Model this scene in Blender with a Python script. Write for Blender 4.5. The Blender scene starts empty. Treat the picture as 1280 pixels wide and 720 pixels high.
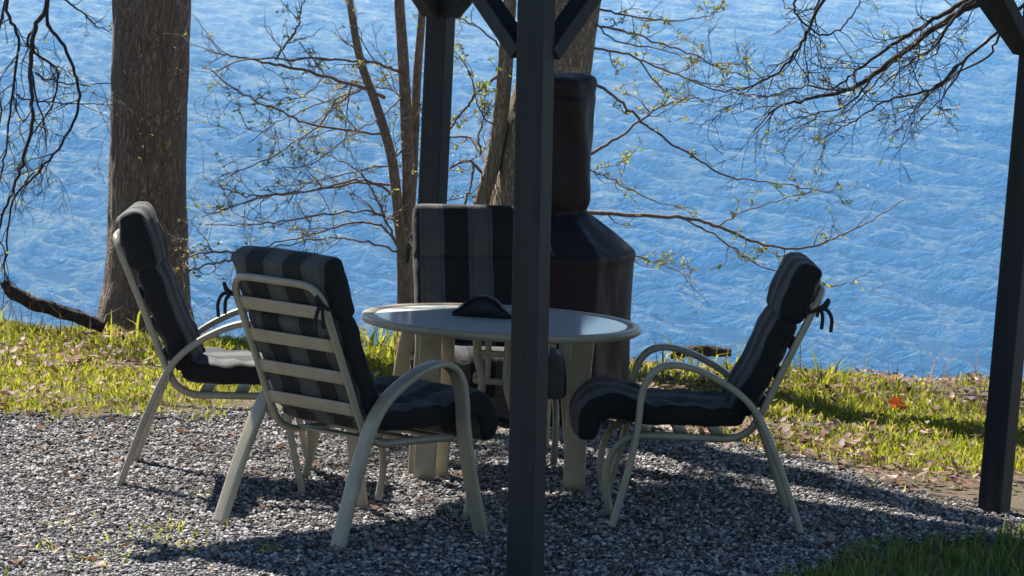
import bpy, math, random
import numpy as np
from mathutils import Vector, Matrix

SC = bpy.context.scene
COL = SC.collection
PI = math.pi
R = math.radians
rng = np.random.default_rng(7)
random.seed(7)

# ------------------------------------------------------------------ camera
F = 5000.0                      # focal length in pixels of the 1280 px wide photo
CAM = Vector((0, -16, 2.4))
PITCH = math.atan(492 / F)
ROLL = R(2.1)
ROT = Matrix.Rotation(PI / 2 - PITCH, 3, 'X') @ Matrix.Rotation(ROLL, 3, 'Z')
cd = bpy.data.cameras.new('camera')
cd.sensor_width = 36
cd.lens = F / 1280 * 36
cd.clip_start = 0.1
cd.clip_end = 8000
cam = bpy.data.objects.new('camera', cd)
cam.matrix_world = Matrix.Translation(CAM) @ ROT.to_4x4()
COL.objects.link(cam)
SC.camera = cam


def ray(px, py):
    return ROT @ Vector(((px - 640) / F, -(py - 360) / F, -1))


def U(px, py, Y):               # the point at depth Y seen at a photo pixel
    d = ray(px, py)
    return CAM + d * ((Y - CAM.y) / d.y)


def G(px, py, z=0.0):           # the point at height z seen at a photo pixel
    d = ray(px, py)
    return CAM + d * ((z - CAM.z) / d.z)


# ------------------------------------------------------------------ materials
def new_mat(name):
    m = bpy.data.materials.new(name)
    m.use_nodes = True
    nt = m.node_tree
    b = nt.nodes['Principled BSDF']
    return m, nt, b


def nd(nt, t, **kw):
    n = nt.nodes.new(t)
    for k, v in kw.items():
        if k.startswith('i_'):
            n.inputs[k[2:]].default_value = v
        else:
            setattr(n, k, v)
    return n


def ramp(nt, fac, stops, interp='LINEAR'):
    r = nt.nodes.new('ShaderNodeValToRGB')
    r.color_ramp.interpolation = interp
    e = r.color_ramp.elements
    while len(e) > 1:
        e.remove(e[-1])
    e[0].position = stops[0][0]
    e[0].color = (*stops[0][1], 1)
    for p, c in stops[1:]:
        x = e.new(p)
        x.color = (*c, 1)
    nt.links.new(fac, r.inputs['Fac'])
    return r.outputs['Color']


def coords(nt, scale=(1, 1, 1), kind='Object'):
    tc = nt.nodes.new('ShaderNodeTexCoord')
    mp = nt.nodes.new('ShaderNodeMapping')
    mp.inputs['Scale'].default_value = scale
    nt.links.new(tc.outputs[kind], mp.inputs['Vector'])
    return mp.outputs['Vector']


def noise(nt, vec, scale, detail=4, rough=0.55, dist=0.0):
    n = nd(nt, 'ShaderNodeTexNoise', i_Scale=scale, i_Detail=detail, i_Roughness=rough, i_Distortion=dist)
    nt.links.new(vec, n.inputs['Vector'])
    return n.outputs['Fac']


def bump(nt, b, h, strength, dist=0.01, normal=None):
    n = nd(nt, 'ShaderNodeBump', i_Strength=strength, i_Distance=dist)
    nt.links.new(h, n.inputs['Height'])
    if normal is not None:
        nt.links.new(normal, n.inputs['Normal'])
    if b is not None:
        nt.links.new(n.outputs['Normal'], b.inputs['Normal'])
    return n.outputs['Normal']


def mixc(nt, fac, a, b, blend='MIX'):
    m = nt.nodes.new('ShaderNodeMix')
    m.data_type = 'RGBA'
    m.blend_type = blend
    for sock, v in ((m.inputs[0], fac), (m.inputs[6], a), (m.inputs[7], b)):
        if isinstance(v, (int, float)):
            sock.default_value = v
        elif isinstance(v, tuple):
            sock.default_value = (*v, 1)
        else:
            nt.links.new(v, sock)
    return m.outputs[2]


def mth(nt, op, a, b=0.0):
    m = nt.nodes.new('ShaderNodeMath')
    m.operation = op
    for i, v in enumerate((a, b)):
        if isinstance(v, (int, float)):
            m.inputs[i].default_value = v
        else:
            nt.links.new(v, m.inputs[i])
    return m.outputs[0]


def painted(name, ca, cb, rough, sc=9, bs=0.15, streak=(1, 1, 1)):
    m, nt, b = new_mat(name)
    v = coords(nt, streak)
    n = noise(nt, v, sc, 6, 0.6)
    nt.links.new(ramp(nt, n, [(0.3, ca), (0.72, cb)]), b.inputs['Base Color'])
    b.inputs['Roughness'].default_value = rough
    n2 = noise(nt, v, sc * 14, 3)
    bump(nt, b, n2, bs, 0.004)
    return m


def stripes_mat():
    m, nt, b = new_mat('striped_canvas')
    tc = nt.nodes.new('ShaderNodeTexCoord')
    sx = nt.nodes.new('ShaderNodeSeparateXYZ')
    nt.links.new(tc.outputs['Object'], sx.inputs[0])
    y = mth(nt, 'MULTIPLY', mth(nt, 'ADD', sx.outputs['Y'], .25 + .21 * 4), 1 / .21)
    fr = mth(nt, 'FRACT', y)
    col = ramp(nt, fr, [(0.0, (.066, .07, .075)), (0.06, (.052, .055, .06)), (0.09, (.074, .078, .083)),
                        (0.41, (.052, .055, .06)), (0.44, (.066, .07, .075)), (0.5, (.007, .007, .0085))], 'CONSTANT')
    side = mth(nt, 'GREATER_THAN', mth(nt, 'ABSOLUTE', sx.outputs['Y']), .249)
    col = mixc(nt, side, col, (.007, .007, .0085))
    n = noise(nt, tc.outputs['Object'], 14, 5, 0.6)
    dust = ramp(nt, n, [(0.35, (.85, .85, .85)), (0.75, (1.2, 1.17, 1.1))])
    nt.links.new(mixc(nt, 1.0, col, dust, 'MULTIPLY'), b.inputs['Base Color'])
    b.inputs['Roughness'].default_value = 0.85
    b.inputs['Sheen Weight'].default_value = 0.04
    w = noise(nt, tc.outputs['Object'], 600, 2)
    n1 = bump(nt, None, w, 0.3, 0.002)
    bump(nt, b, noise(nt, tc.outputs['Object'], 22, 3), 0.35, 0.015, n1)
    return m


def bark_mat(name, dark, light, sc=10, bs=0.9, moss=None):
    m, nt, b = new_mat(name)
    v = coords(nt, (1, 1, 0.28))
    n = noise(nt, v, sc * 2.6, 10, 0.74, 0.12)
    vo = nd(nt, 'ShaderNodeTexVoronoi', i_Scale=sc * 2.6, feature='DISTANCE_TO_EDGE')
    nv = noise(nt, v, 4, 3)
    mp = nt.nodes.new('ShaderNodeVectorMath')
    mp.operation = 'ADD'
    nt.links.new(v, mp.inputs[0])
    nt.links.new(nv, mp.inputs[1])
    nt.links.new(mp.outputs[0], vo.inputs['Vector'])
    h = mth(nt, 'ADD', mth(nt, 'MULTIPLY', n, 0.7), mth(nt, 'MULTIPLY', mth(nt, 'MINIMUM', vo.outputs['Distance'], 0.3), 1.6))
    col = ramp(nt, h, [(0.28, dark), (0.55, tuple((a + c) / 2 for a, c in zip(dark, light))), (0.85, light)])
    if moss:
        big = noise(nt, coords(nt), 2.3, 4)
        f = ramp(nt, big, [(0.5, (0, 0, 0)), (0.68, (0.7, 0.7, 0.7))])
        col = mixc(nt, f, col, moss)
    nt.links.new(col, b.inputs['Base Color'])
    b.inputs['Roughness'].default_value = 0.92
    bump(nt, b, h, bs, 0.02)
    return m


def leafy(name, stops, trans=0.5, rough=0.6):
    m, nt, b = new_mat(name)
    g = nt.nodes.new('ShaderNodeNewGeometry')
    col = ramp(nt, g.outputs['Random Per Island'], stops)
    tr = nt.nodes.new('ShaderNodeBsdfTranslucent')
    mx = nd(nt, 'ShaderNodeMixShader')
    mx.inputs[0].default_value = trans
    nt.links.new(col, b.inputs['Base Color'])
    nt.links.new(col, tr.inputs['Color'])
    b.inputs['Roughness'].default_value = rough
    out = nt.nodes['Material Output']
    nt.links.new(b.outputs[0], mx.inputs[1])
    nt.links.new(tr.outputs[0], mx.inputs[2])
    nt.links.new(mx.outputs[0], out.inputs['Surface'])
    return m


M = {}
M['frame'] = painted('beige_paint', (.30, .262, .19), (.41, .36, .27), 0.33, 12, 0.1)
M['canvas'] = stripes_mat()
M['tie'] = painted('black_tape', (.015, .015, .017), (.03, .03, .033), 0.85)
M['post'] = painted('dark_paint', (.005, .007, .012), (.018, .023, .034), 0.6, 9, 0.5, (3, 3, .22))
M['roof'] = painted('roof_sheet', (.03, .03, .035), (.05, .05, .055), 0.7)
M['cover'] = painted('brown_vinyl', (.012, .008, .0115), (.022, .015, .020), 0.52, 4, 0.12)
_nt = M['cover'].node_tree
_b = _nt.nodes['Principled BSDF']
_v = coords(_nt, (1, 1, .9))
bump(_nt, _b, noise(_nt, _v, 5, 2, .4, .6), .35, .06, _b.inputs['Normal'].links[0].from_socket)
M['cover'].node_tree.nodes['Principled BSDF'].inputs['Specular IOR Level'].default_value = .25
M['black'] = painted('black_cloth', (.008, .008, .011), (.02, .02, .025), 0.6, 12, 0.2)
M['bark_grey'] = bark_mat('grey_bark', (.085, .058, .048), (.32, .235, .195), 15, 1.0, (.20, .18, .14))
M['bark_tan'] = bark_mat('tan_bark', (.13, .095, .07), (.46, .365, .27), 15, 0.9)
M['bark_smooth'] = bark_mat('smooth_bark', (.10, .075, .06), (.27, .20, .155), 16, 0.35)
M['twig'] = bark_mat('twig_bark', (.08, .06, .054), (.30, .225, .195), 30, 0.2)
M['twig_dark'] = bark_mat('dark_twig_bark', (.02, .016, .017), (.06, .048, .045), 30, 0.2)
M['wood_wet'] = bark_mat('dead_wood', (.02, .013, .011), (.075, .05, .042), 12, 0.8)
M['bud'] = leafy('young_leaf', [(0, (.17, .21, .03)), (.5, (.32, .35, .05)), (1, (.42, .36, .10))], 0.55)
M['grass'] = leafy('grass_blade', [(0, (.14, .18, .014)), (.35, (.26, .29, .018)), (.7, (.38, .38, .03)),
                                   (.87, (.46, .40, .08)), (1, (.38, .26, .13))], 0.58)
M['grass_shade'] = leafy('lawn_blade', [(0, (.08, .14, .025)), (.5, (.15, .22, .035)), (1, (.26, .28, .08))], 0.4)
M['litter'] = leafy('dry_leaf', [(0, (.10, .055, .032)), (.35, (.20, .115, .07)), (.7, (.32, .20, .14)),
                                 (.92, (.46, .33, .27)), (1, (.58, .46, .42))], 0.3, 0.7)
M['orange_leaf'] = leafy('orange_leaf', [(0, (.80, .26, .04)), (1, (.85, .3, .05))], 0.4)


def stone_mat():
    m, nt, b = new_mat('crushed_stone')
    g = nt.nodes.new('ShaderNodeNewGeometry')
    col = ramp(nt, g.outputs['Random Per Island'],
               [(0, (.03, .025, .024)), (.25, (.085, .077, .074)), (.55, (.21, .197, .192)), (.85, (.41, .387, .376)), (1, (.68, .64, .62))])
    n = noise(nt, coords(nt), 60, 4)
    col = mixc(nt, 1.0, col, ramp(nt, n, [(0.3, (.75, .75, .75)), (.7, (1.12, 1.1, 1.08))]), 'MULTIPLY')
    nt.links.new(col, b.inputs['Base Color'])
    b.inputs['Roughness'].default_value = 0.8
    bump(nt, b, noise(nt, coords(nt), 140, 3), 0.4, 0.004)
    return m


def soil_mat():
    m, nt, b = new_mat('soil_and_turf')
    v = coords(nt)
    n = noise(nt, v, 2.2, 6, 0.65)
    n2 = noise(nt, v, 40, 5, 0.7)
    c = ramp(nt, n, [(0.35, (.07, .07, .025)), (0.5, (.10, .07, .04)), (0.68, (.13, .085, .06))])
    c = mixc(nt, 1.0, c, ramp(nt, n2, [(0.3, (.5, .5, .5)), (.7, (1.4, 1.4, 1.4))]), 'MULTIPLY')
    sp = nt.nodes.new('ShaderNodeSeparateXYZ')
    nt.links.new(v, sp.inputs[0])
    lawn = mth(nt, 'LESS_THAN', mth(nt, 'ADD', sp.outputs['Y'], n), -2.6)
    c = mixc(nt, lawn, c, ramp(nt, n2, [(0.3, (.02, .035, .012)), (0.7, (.05, .075, .025))]))
    nt.links.new(c, b.inputs['Base Color'])
    b.inputs['Roughness'].default_value = 0.95
    bump(nt, b, n2, 0.8, 0.02)
    return m


def gravelbed_mat():
    m, nt, b = new_mat('stone_dust')
    v = coords(nt)
    vo = nd(nt, 'ShaderNodeTexVoronoi', i_Scale=55)
    nt.links.new(v, vo.inputs['Vector'])
    sx = nt.nodes.new('ShaderNodeSeparateColor')
    nt.links.new(vo.outputs['Color'], sx.inputs[0])
    c = ramp(nt, sx.outputs[0], [(0, (.03, .025, .023)), (.5, (.07, .061, .057)), (1, (.15, .135, .128))])
    nt.links.new(c, b.inputs['Base Color'])
    b.inputs['Roughness'].default_value = 0.95
    bump(nt, b, vo.outputs['Distance'], 0.8, 0.02)
    return m


def water_mat():
    m, nt, b = new_mat('lake_water')
    tc = nt.nodes.new('ShaderNodeTexCoord')

    def vec(ang, sc):
        mp = nt.nodes.new('ShaderNodeMapping')
        mp.inputs['Rotation'].default_value = (0, 0, ang)
        mp.inputs['Scale'].default_value = sc
        nt.links.new(tc.outputs['Object'], mp.inputs['Vector'])
        return mp.outputs['Vector']
    v1 = vec(R(24), (.42, 1, 1))
    v2 = vec(R(-14), (.5, 1, 1))
    fine = noise(nt, v1, 6.5, 8, 0.75, 0.5)
    mid = noise(nt, v2, 0.8, 6, 0.6, 0.7)
    crest = nd(nt, 'ShaderNodeTexNoise', noise_type='RIDGED_MULTIFRACTAL', i_Scale=0.62, i_Detail=6, i_Roughness=0.6, i_Distortion=0.35)
    nt.links.new(v1, crest.inputs['Vector'])
    n3 = noise(nt, v2, 0.06, 3)
    h = mth(nt, 'ADD', mth(nt, 'MULTIPLY', fine, 0.40), mth(nt, 'MULTIPLY', mid, 0.30))
    h = mth(nt, 'ADD', h, mth(nt, 'MULTIPLY', crest.outputs['Fac'], 0.10))
    bump(nt, b, h, 1.0, 0.42)
    c = ramp(nt, n3, [(0.3, (.062, .205, .42)), (0.7, (.088, .25, .48))])
    nt.links.new(c, b.inputs['Base Color'])
    b.inputs['Roughness'].default_value = 0.09
    b.inputs['Specular IOR Level'].default_value = 0.50
    b.inputs['IOR'].default_value = 1.33
    return m


def glass_mat():
    m, nt, b = new_mat('frosted_glass')
    b.inputs['Base Color'].default_value = (.86, .9, .88, 1)
    b.inputs['Roughness'].default_value = 0.10
    b.inputs['Specular IOR Level'].default_value = 0.28
    b.inputs['IOR'].default_value = 1.5
    b.inputs['Transmission Weight'].default_value = 0.05
    n = noise(nt, coords(nt), 70, 2)
    bump(nt, b, n, 0.04, 0.003)
    return m


M['stone'] = stone_mat()
M['soil'] = soil_mat()
M['bed'] = gravelbed_mat()
M['water'] = water_mat()
M['glass'] = glass_mat()


# ------------------------------------------------------------------ mesh helpers
class MB:
    """collects vertices and faces of ONE object"""
    def __init__(self):
        self.v, self.f = [], []

    def add(self, vs, fs):
        o = len(self.v)
        self.v.extend([tuple(p) for p in vs])
        self.f.extend([tuple(i + o for i in f) for f in fs])

    def build(self, name, mat, parent=None, smooth=True):
        me = bpy.data.meshes.new(name)
        me.from_pydata(self.v, [], self.f)
        me.materials.append(mat)
        if smooth:
            me.polygons.foreach_set('use_smooth', [True] * len(me.polygons))
        me.update()
        o = bpy.data.objects.new(name, me)
        COL.objects.link(o)
        if parent:
            o.parent = parent
        return o


def np_object(name, verts, faces, mat, smooth=False):
    """fast mesh: verts (n,3), faces (m,k) all of the same size"""
    me = bpy.data.meshes.new(name)
    n, (mf, k) = len(verts), faces.shape
    me.vertices.add(n)
    me.vertices.foreach_set('co', np.asarray(verts, np.float32).ravel())
    me.loops.add(mf * k)
    me.loops.foreach_set('vertex_index', faces.astype(np.int32).ravel())
    me.polygons.add(mf)
    me.polygons.foreach_set('loop_start', np.arange(0, mf * k, k, dtype=np.int32))
    me.polygons.foreach_set('use_smooth', np.full(mf, smooth))
    me.materials.append(mat)
    me.update(calc_edges=True)
    me.validate()
    o = bpy.data.objects.new(name, me)
    COL.objects.link(o)
    return o


def smooth_path(pts, per=6):
    P = [Vector(p) for p in pts]
    if len(P) < 3:
        return [P[0].lerp(P[-1], i / per) for i in range(per + 1)]
    Q = [P[0] * 2 - P[1]] + P + [P[-1] * 2 - P[-2]]
    out = []
    for i in range(1, len(Q) - 2):
        a, b, c, d = Q[i - 1:i + 3]
        for k in range(per):
            t = k / per
            out.append(0.5 * ((2 * b) + (c - a) * t + (2 * a - 5 * b + 4 * c - d) * t * t + (3 * b - a - 3 * c + d) * t ** 3))
    out.append(P[-1])
    return out


def lin(vals, n):
    vals = list(vals)
    return [float(x) for x in np.interp(np.linspace(0, 1, n), np.linspace(0, 1, len(vals)), vals)]


def sweep(mb, path, shape, side=None, cap=True):
    """shape(i) -> list of (a, b) cross-section offsets; a along side, b along the other normal"""
    n = len(path)
    rings = []
    up = None
    for i, p in enumerate(path):
        t = (path[min(i + 1, n - 1)] - path[max(i - 1, 0)])
        if t.length < 1e-9:
            t = Vector((0, 0, 1))
        t.normalize()
        if side is not None:
            s = Vector(side) - t * t.dot(Vector(side))
            s.normalize()
        else:
            if up is None:
                up = t.orthogonal()
            s = up - t * t.dot(up)
            if s.length < 1e-6:
                s = t.orthogonal()
            s.normalize()
            up = s
        q = t.cross(s)
        rings.append([p + s * a + q * b for a, b in shape(i)])
    k = len(rings[0])
    vs = [v for r in rings for v in r]
    fs = []
    for i in range(n - 1):
        for j in range(k):
            a, b = i * k + j, i * k + (j + 1) % k
            fs.append((a, b, b + k, a + k))
    if cap:
        fs.append(tuple(range(k - 1, -1, -1)))
        fs.append(tuple((n - 1) * k + j for j in range(k)))
    mb.add(vs, fs)


def tube(mb, path, rad, seg=8, cap=True):
    n = len(path)
    rr = [rad] * n if isinstance(rad, (int, float)) else lin(rad, n)
    circ = [(math.cos(2 * PI * j / seg), math.sin(2 * PI * j / seg)) for j in range(seg)]
    sweep(mb, path, lambda i: [(c * rr[i], s * rr[i]) for c, s in circ], None, cap)


def superell(w, t, seg, e):
    out = []
    for j in range(seg):
        a = 2 * PI * (j + .5) / seg
        c, s = math.cos(a), math.sin(a)
        out.append((w * math.copysign(abs(c) ** (2 / e), c), t * math.copysign(abs(s) ** (2 / e), s)))
    return out


def ribbon(mb, path, w, t, side, e=5, seg=16):
    sweep(mb, path, lambda i: superell(w / 2, t / 2, seg, e), side)


def box(mb, c, d, rot=None):
    x, y, z = d[0] / 2, d[1] / 2, d[2] / 2
    vs = [Vector((a * x, b * y, e * z)) for e in (-1, 1) for a, b in ((-1, -1), (1, -1), (1, 1), (-1, 1))]
    if rot is not None:
        vs = [rot @ v for v in vs]
    vs = [v + Vector(c) for v in vs]
    mb.add(vs, [(3, 2, 1, 0), (4, 5, 6, 7), (0, 1, 5, 4), (1, 2, 6, 5), (2, 3, 7, 6), (3, 0, 4, 7)])


def bar(mb, a, b, w, t, ref=(0, 0, 1)):
    a, b = Vector(a), Vector(b)
    z = (b - a).normalized()
    x = Vector(ref).cross(z)
    if x.length < 1e-4:
        x = z.orthogonal()
    x.normalize()
    y = z.cross(x)
    rot = Matrix((x, y, z)).transposed()
    box(mb, (a + b) / 2, (w, t, (b - a).length), rot)


def bevel(o, w, seg=2):
    md = o.modifiers.new('bevel', 'BEVEL')
    md.width = w
    md.segments = seg
    md.limit_method = 'ANGLE'


def tag(o, label, cat, group=None):
    o['label'] = label
    o['category'] = cat
    if group:
        o['group'] = group
    return o


def thing(name, label, cat, loc=(0, 0, 0), rz=0, group=None):
    o = bpy.data.objects.new(name, None)
    o.empty_display_size = 0.1
    COL.objects.link(o)
    o.location = loc
    o.rotation_euler = (0, 0, rz)
    return tag(o, label, cat, group)


def dup(root, loc, rz, label):
    r = root.copy()
    COL.objects.link(r)
    r.location = loc
    r.rotation_euler = (0, 0, rz)
    r['label'] = label
    for ch in list(root.children):
        c = ch.copy()
        COL.objects.link(c)
        c.parent = r
        for g in list(ch.children):
            d = g.copy()
            COL.objects.link(d)
            d.parent = c
    return r


# ------------------------------------------------------------------ light and sky
SUN_AZ, SUN_EL = R(33), R(49)       # azimuth to the left of straight ahead
sd = Vector((-math.sin(SUN_AZ) * math.cos(SUN_EL), math.cos(SUN_AZ) * math.cos(SUN_EL), math.sin(SUN_EL)))
sl = bpy.data.lights.new('sun', 'SUN')
sl.energy = 5.0
sl.angle = R(0.5)
sl.color = (1, .95, .87)
so = bpy.data.objects.new('sun', sl)
so.rotation_euler = (-sd).to_track_quat('-Z', 'Y').to_euler()
so.location = (-8, 14, 16)
COL.objects.link(so)
W = bpy.data.worlds.new('World')
SC.world = W
W.use_nodes = True
wn = W.node_tree
bg = wn.nodes['Background']
sky = wn.nodes.new('ShaderNodeTexSky')
sky.sky_type = 'NISHITA'
sky.sun_disc = False
sky.sun_elevation = SUN_EL
sky.sun_rotation = -SUN_AZ
sky.ozone_density = 3.0
sky.air_density = 1.0
sky.dust_density = 0.0
wn.links.new(sky.outputs[0], bg.inputs['Color'])
bg.inputs['Strength'].default_value = 0.050
SC.view_settings.view_transform = 'Standard'
SC.view_settings.look = 'None'
SC.view_settings.gamma = 1
SC.view_settings.exposure = 1.32
SC.view_settings.use_curve_mapping = False


# ------------------------------------------------------------------ ground and lake
WATER_Z = -1.2


def vnoise(x, y, s, seed=0):
    """smooth value noise"""
    x, y = np.asarray(x, float) * s + seed * 17.3, np.asarray(y, float) * s + seed * 9.1
    xi, yi = np.floor(x), np.floor(y)
    fx, fy = x - xi, y - yi
    fx, fy = fx * fx * (3 - 2 * fx), fy * fy * (3 - 2 * fy)

    def h(a, b):
        q = np.sin(a * 127.1 + b * 311.7 + seed * 74.7) * 43758.5453
        return q - np.floor(q)
    return (h(xi, yi) * (1 - fx) + h(xi + 1, yi) * fx) * (1 - fy) + (h(xi, yi + 1) * (1 - fx) + h(xi + 1, yi + 1) * fx) * fy


def sstep(a, b, x):
    t = np.clip((np.asarray(x, float) - a) / (b - a), 0, 1)
    return t * t * (3 - 2 * t)


def ground_z(x, y):
    x, y = np.asarray(x, float), np.asarray(y, float)
    crest = 4.38 - .12 * np.clip(x, -4, 4) + 0.25 * (vnoise(x, x * 0, 0.7, 3) - .5)
    z = -2.6 * sstep(crest, crest + 6, y)
    z = z + 0.9 * sstep(-5.5, -18, y) + 0.25 * sstep(-18, -60, y)
    lawn = sstep(1.2, 2.6, y)
    z = z + lawn * (0.05 * (vnoise(x, y, 1.3, 1) - .4) + 0.03 * (vnoise(x, y, 4, 2) - .5))
    return z


gx = np.unique(np.concatenate([np.linspace(-260, -12, 26), np.linspace(-12, 12, 121), np.linspace(12, 260, 26)]))
gy = np.unique(np.concatenate([np.linspace(-260, -20, 25), np.linspace(-20, 0, 41), np.linspace(0, 12, 81), np.linspace(12, 60, 10)]))
X, Y = np.meshgrid(gx, gy)
Zg = ground_z(X, Y)
nv = np.stack([X, Y, Zg], -1).reshape(-1, 3)
nx, ny = len(gx), len(gy)
idx = np.arange(nx * ny).reshape(ny, nx)
fq = np.stack([idx[:-1, :-1], idx[:-1, 1:], idx[1:, 1:], idx[1:, :-1]], -1).reshape(-1, 4)
g = np_object('ground', nv, fq, M['soil'], True)
g['kind'] = 'structure'

# lake: a sheet out to the horizon, with real wind ripples where they can be seen
rows = 5.2 + 17 * np.geomspace(1, 14.5, 1000) - 17
cols = np.linspace(-1, 1, 820)
WX = cols[None] * (0.2 * (rows[:, None] + 16) + .5)
WY = np.repeat(rows[:, None], len(cols), 1)
H = np.zeros_like(WX)
dist = (WY + 16)
for i in range(46):
    lam = float(np.exp(rng.uniform(math.log(.2), math.log(1.7))))
    ang = R(26) + rng.normal(0, R(24))
    k = 2 * PI / lam
    st = 0.098 * rng.uniform(.5, 1.2)
    ph0 = rng.uniform(0, 6.28)
    # short ripples die out where the mesh gets too coarse to carry them
    fade = np.clip(1.6 - dist / (lam * 150), 0, 1)
    env = .15 + 1.7 * vnoise(WX, WY * .35, .55 / math.sqrt(lam), 40 + i % 7)
    ph1 = k * (WX * math.cos(ang) + WY * math.sin(ang)) + ph0 + 1.4 * vnoise(WX, WY, .35, 50 + i % 5)
    wv = np.sin(ph1 + .6 * np.sin(ph1))
    if i % 2:
        wv = 1 - 1.7 * np.abs(np.sin(ph1 / 2)) ** .65
    H += st / k * wv * fade * env
H = np.clip(H, -.09, .2)
H *= sstep(5.4, 8.5, WY)
edgefade = sstep(1, .97, np.abs(cols))[None] * sstep(1, .97, np.linspace(0, 1, len(rows)))[:, None]
WZ = WATER_Z + H * edgefade
nr_, nc_ = WX.shape
idx = np.arange(nr_ * nc_).reshape(nr_, nc_)
fq = np.stack([idx[:-1, :-1], idx[:-1, 1:], idx[1:, 1:], idx[1:, :-1]], -1).reshape(-1, 4)
wv_ = np.stack([WX, WY, WZ], -1).reshape(-1, 3)
nb = len(wv_)
c00, c01, c10, c11 = idx[0, 0], idx[0, -1], idx[-1, 0], idx[-1, -1]
far_v = np.array([(-3000, 5.2, WATER_Z), (3000, 5.2, WATER_Z), (-3000, 6000, WATER_Z), (3000, 6000, WATER_Z)], float)
far_f = np.array([(nb, c00, c10, nb + 2), (c01, nb + 1, nb + 3, c11), (c10, c11, nb + 3, nb + 2)])
w = np_object('lake_water', np.concatenate([wv_, far_v]), np.concatenate([fq, far_f]), M['water'], True)
w['kind'] = 'structure'

# gravel patch: its far edge as read off the photo, carried to the ground
edge_px = [(-80, 524), (0, 522), (100, 520), (200, 514), (330, 500), (480, 498), (600, 515), (760, 522), (860, 548),
           (940, 562), (1040, 580), (1110, 606), (1190, 640), (1260, 652), (1330, 668)]
edge = [G(*p) for p in edge_px]
ex = np.array([p.x for p in edge])
ey = np.array([p.y for p in edge])
near_px = [(-80, 726), (0, 724), (300, 760), (900, 748), (1000, 716), (1080, 694), (1180, 676), (1280, 668), (1340, 664)]
near = [G(*p) for p in near_px]
nxs = np.array([p.x for p in near])
nys = np.array([p.y for p in near])


def gravel_amount(x, y):
    far = np.interp(x, ex, ey) + 0.55 * (vnoise(x, y, 1.8, 5) - .45) + 0.25 * (vnoise(x, y, 7, 6) - .5)
    nr = np.interp(x, nxs, nys) + 0.3 * (vnoise(x, y, 2.5, 8) - .5)
    return sstep(0.22, -0.22, y - far) * sstep(-0.12, 0.12, y - nr)


bx = np.linspace(-3.2, 2.7, 90)
vs, fs = [], []
for i, x in enumerate(bx):
    yf = float(np.interp(x, ex, ey)) + 0.12 * (float(vnoise(x, 0, 5, 4)) - .5)
    yn = float(np.interp(x, nxs, nys)) + 0.1 * (float(vnoise(x, 3, 5, 4)) - .5)
    for k in range(5):
        vs.append((x, yn + (yf - yn) * k / 4, 0.004))
for i in range(len(bx) - 1):
    for k in range(4):
        a = i * 5 + k
        fs.append((a, a + 5, a + 6, a + 1))
mb = MB()
mb.add(vs, fs)
o = mb.build('gravel_bed', M['bed'])
o['kind'] = 'structure'

# loose stones
ph = (1 + 5 ** .5) / 2
ico_v = np.array([(-1, ph, 0), (1, ph, 0), (-1, -ph, 0), (1, -ph, 0), (0, -1, ph), (0, 1, ph), (0, -1, -ph), (0, 1, -ph),
                  (ph, 0, -1), (ph, 0, 1), (-ph, 0, -1), (-ph, 0, 1)], float) / math.hypot(1, ph)
ico_f = np.array([(0, 11, 5), (0, 5, 1), (0, 1, 7), (0, 7, 10), (0, 10, 11), (1, 5, 9), (5, 11, 4), (11, 10, 2), (10, 7, 6), (7, 1, 8),
                  (3, 9, 4), (3, 4, 2), (3, 2, 6), (3, 6, 8), (3, 8, 9), (4, 9, 5), (2, 4, 11), (6, 2, 10), (8, 6, 7), (9, 8, 1)])


def rand_rot(n):
    q = rng.normal(size=(n, 4))
    q /= np.linalg.norm(q, axis=1)[:, None]
    a, b, c, d = q.T
    return np.stack([np.stack([1 - 2 * (c * c + d * d), 2 * (b * c - a * d), 2 * (b * d + a * c)], -1),
                     np.stack([2 * (b * c + a * d), 1 - 2 * (b * b + d * d), 2 * (c * d - a * b)], -1),
                     np.stack([2 * (b * d - a * c), 2 * (c * d + a * b), 1 - 2 * (b * b + c * c)], -1)], 1)


n = 210000
sx = rng.uniform(-2.75, 2.6, n)
sy = rng.uniform(-2.9, 2.2, n)
keep = rng.random(n) < gravel_amount(sx, sy)
sx, sy = sx[keep], sy[keep]
n = len(sx)
size = 0.0036 + 0.0085 * rng.random(n) ** 2.2
V = ico_v[None] * rng.uniform(0.65, 1.15, (n, 12, 1)) * size[:, None, None] * rng.uniform(.7, 1.25, (n, 1, 3))
V = np.einsum('nij,nkj->nki', rand_rot(n), V)
V[:, :, 2] *= 0.75
V += np.stack([sx, sy, 0.002 + size * rng.uniform(.1, .75, n) + .016 * vnoise(sx, sy, 9, 60) * vnoise(sx, sy, 23, 61)], -1)[:, None]
Fs = (ico_f[None] + (np.arange(n) * 12)[:, None, None]).reshape(-1, 3)
o = np_object('gravel', V.reshape(-1, 3), Fs, M['stone'])
o['kind'] = 'stuff'


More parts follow.
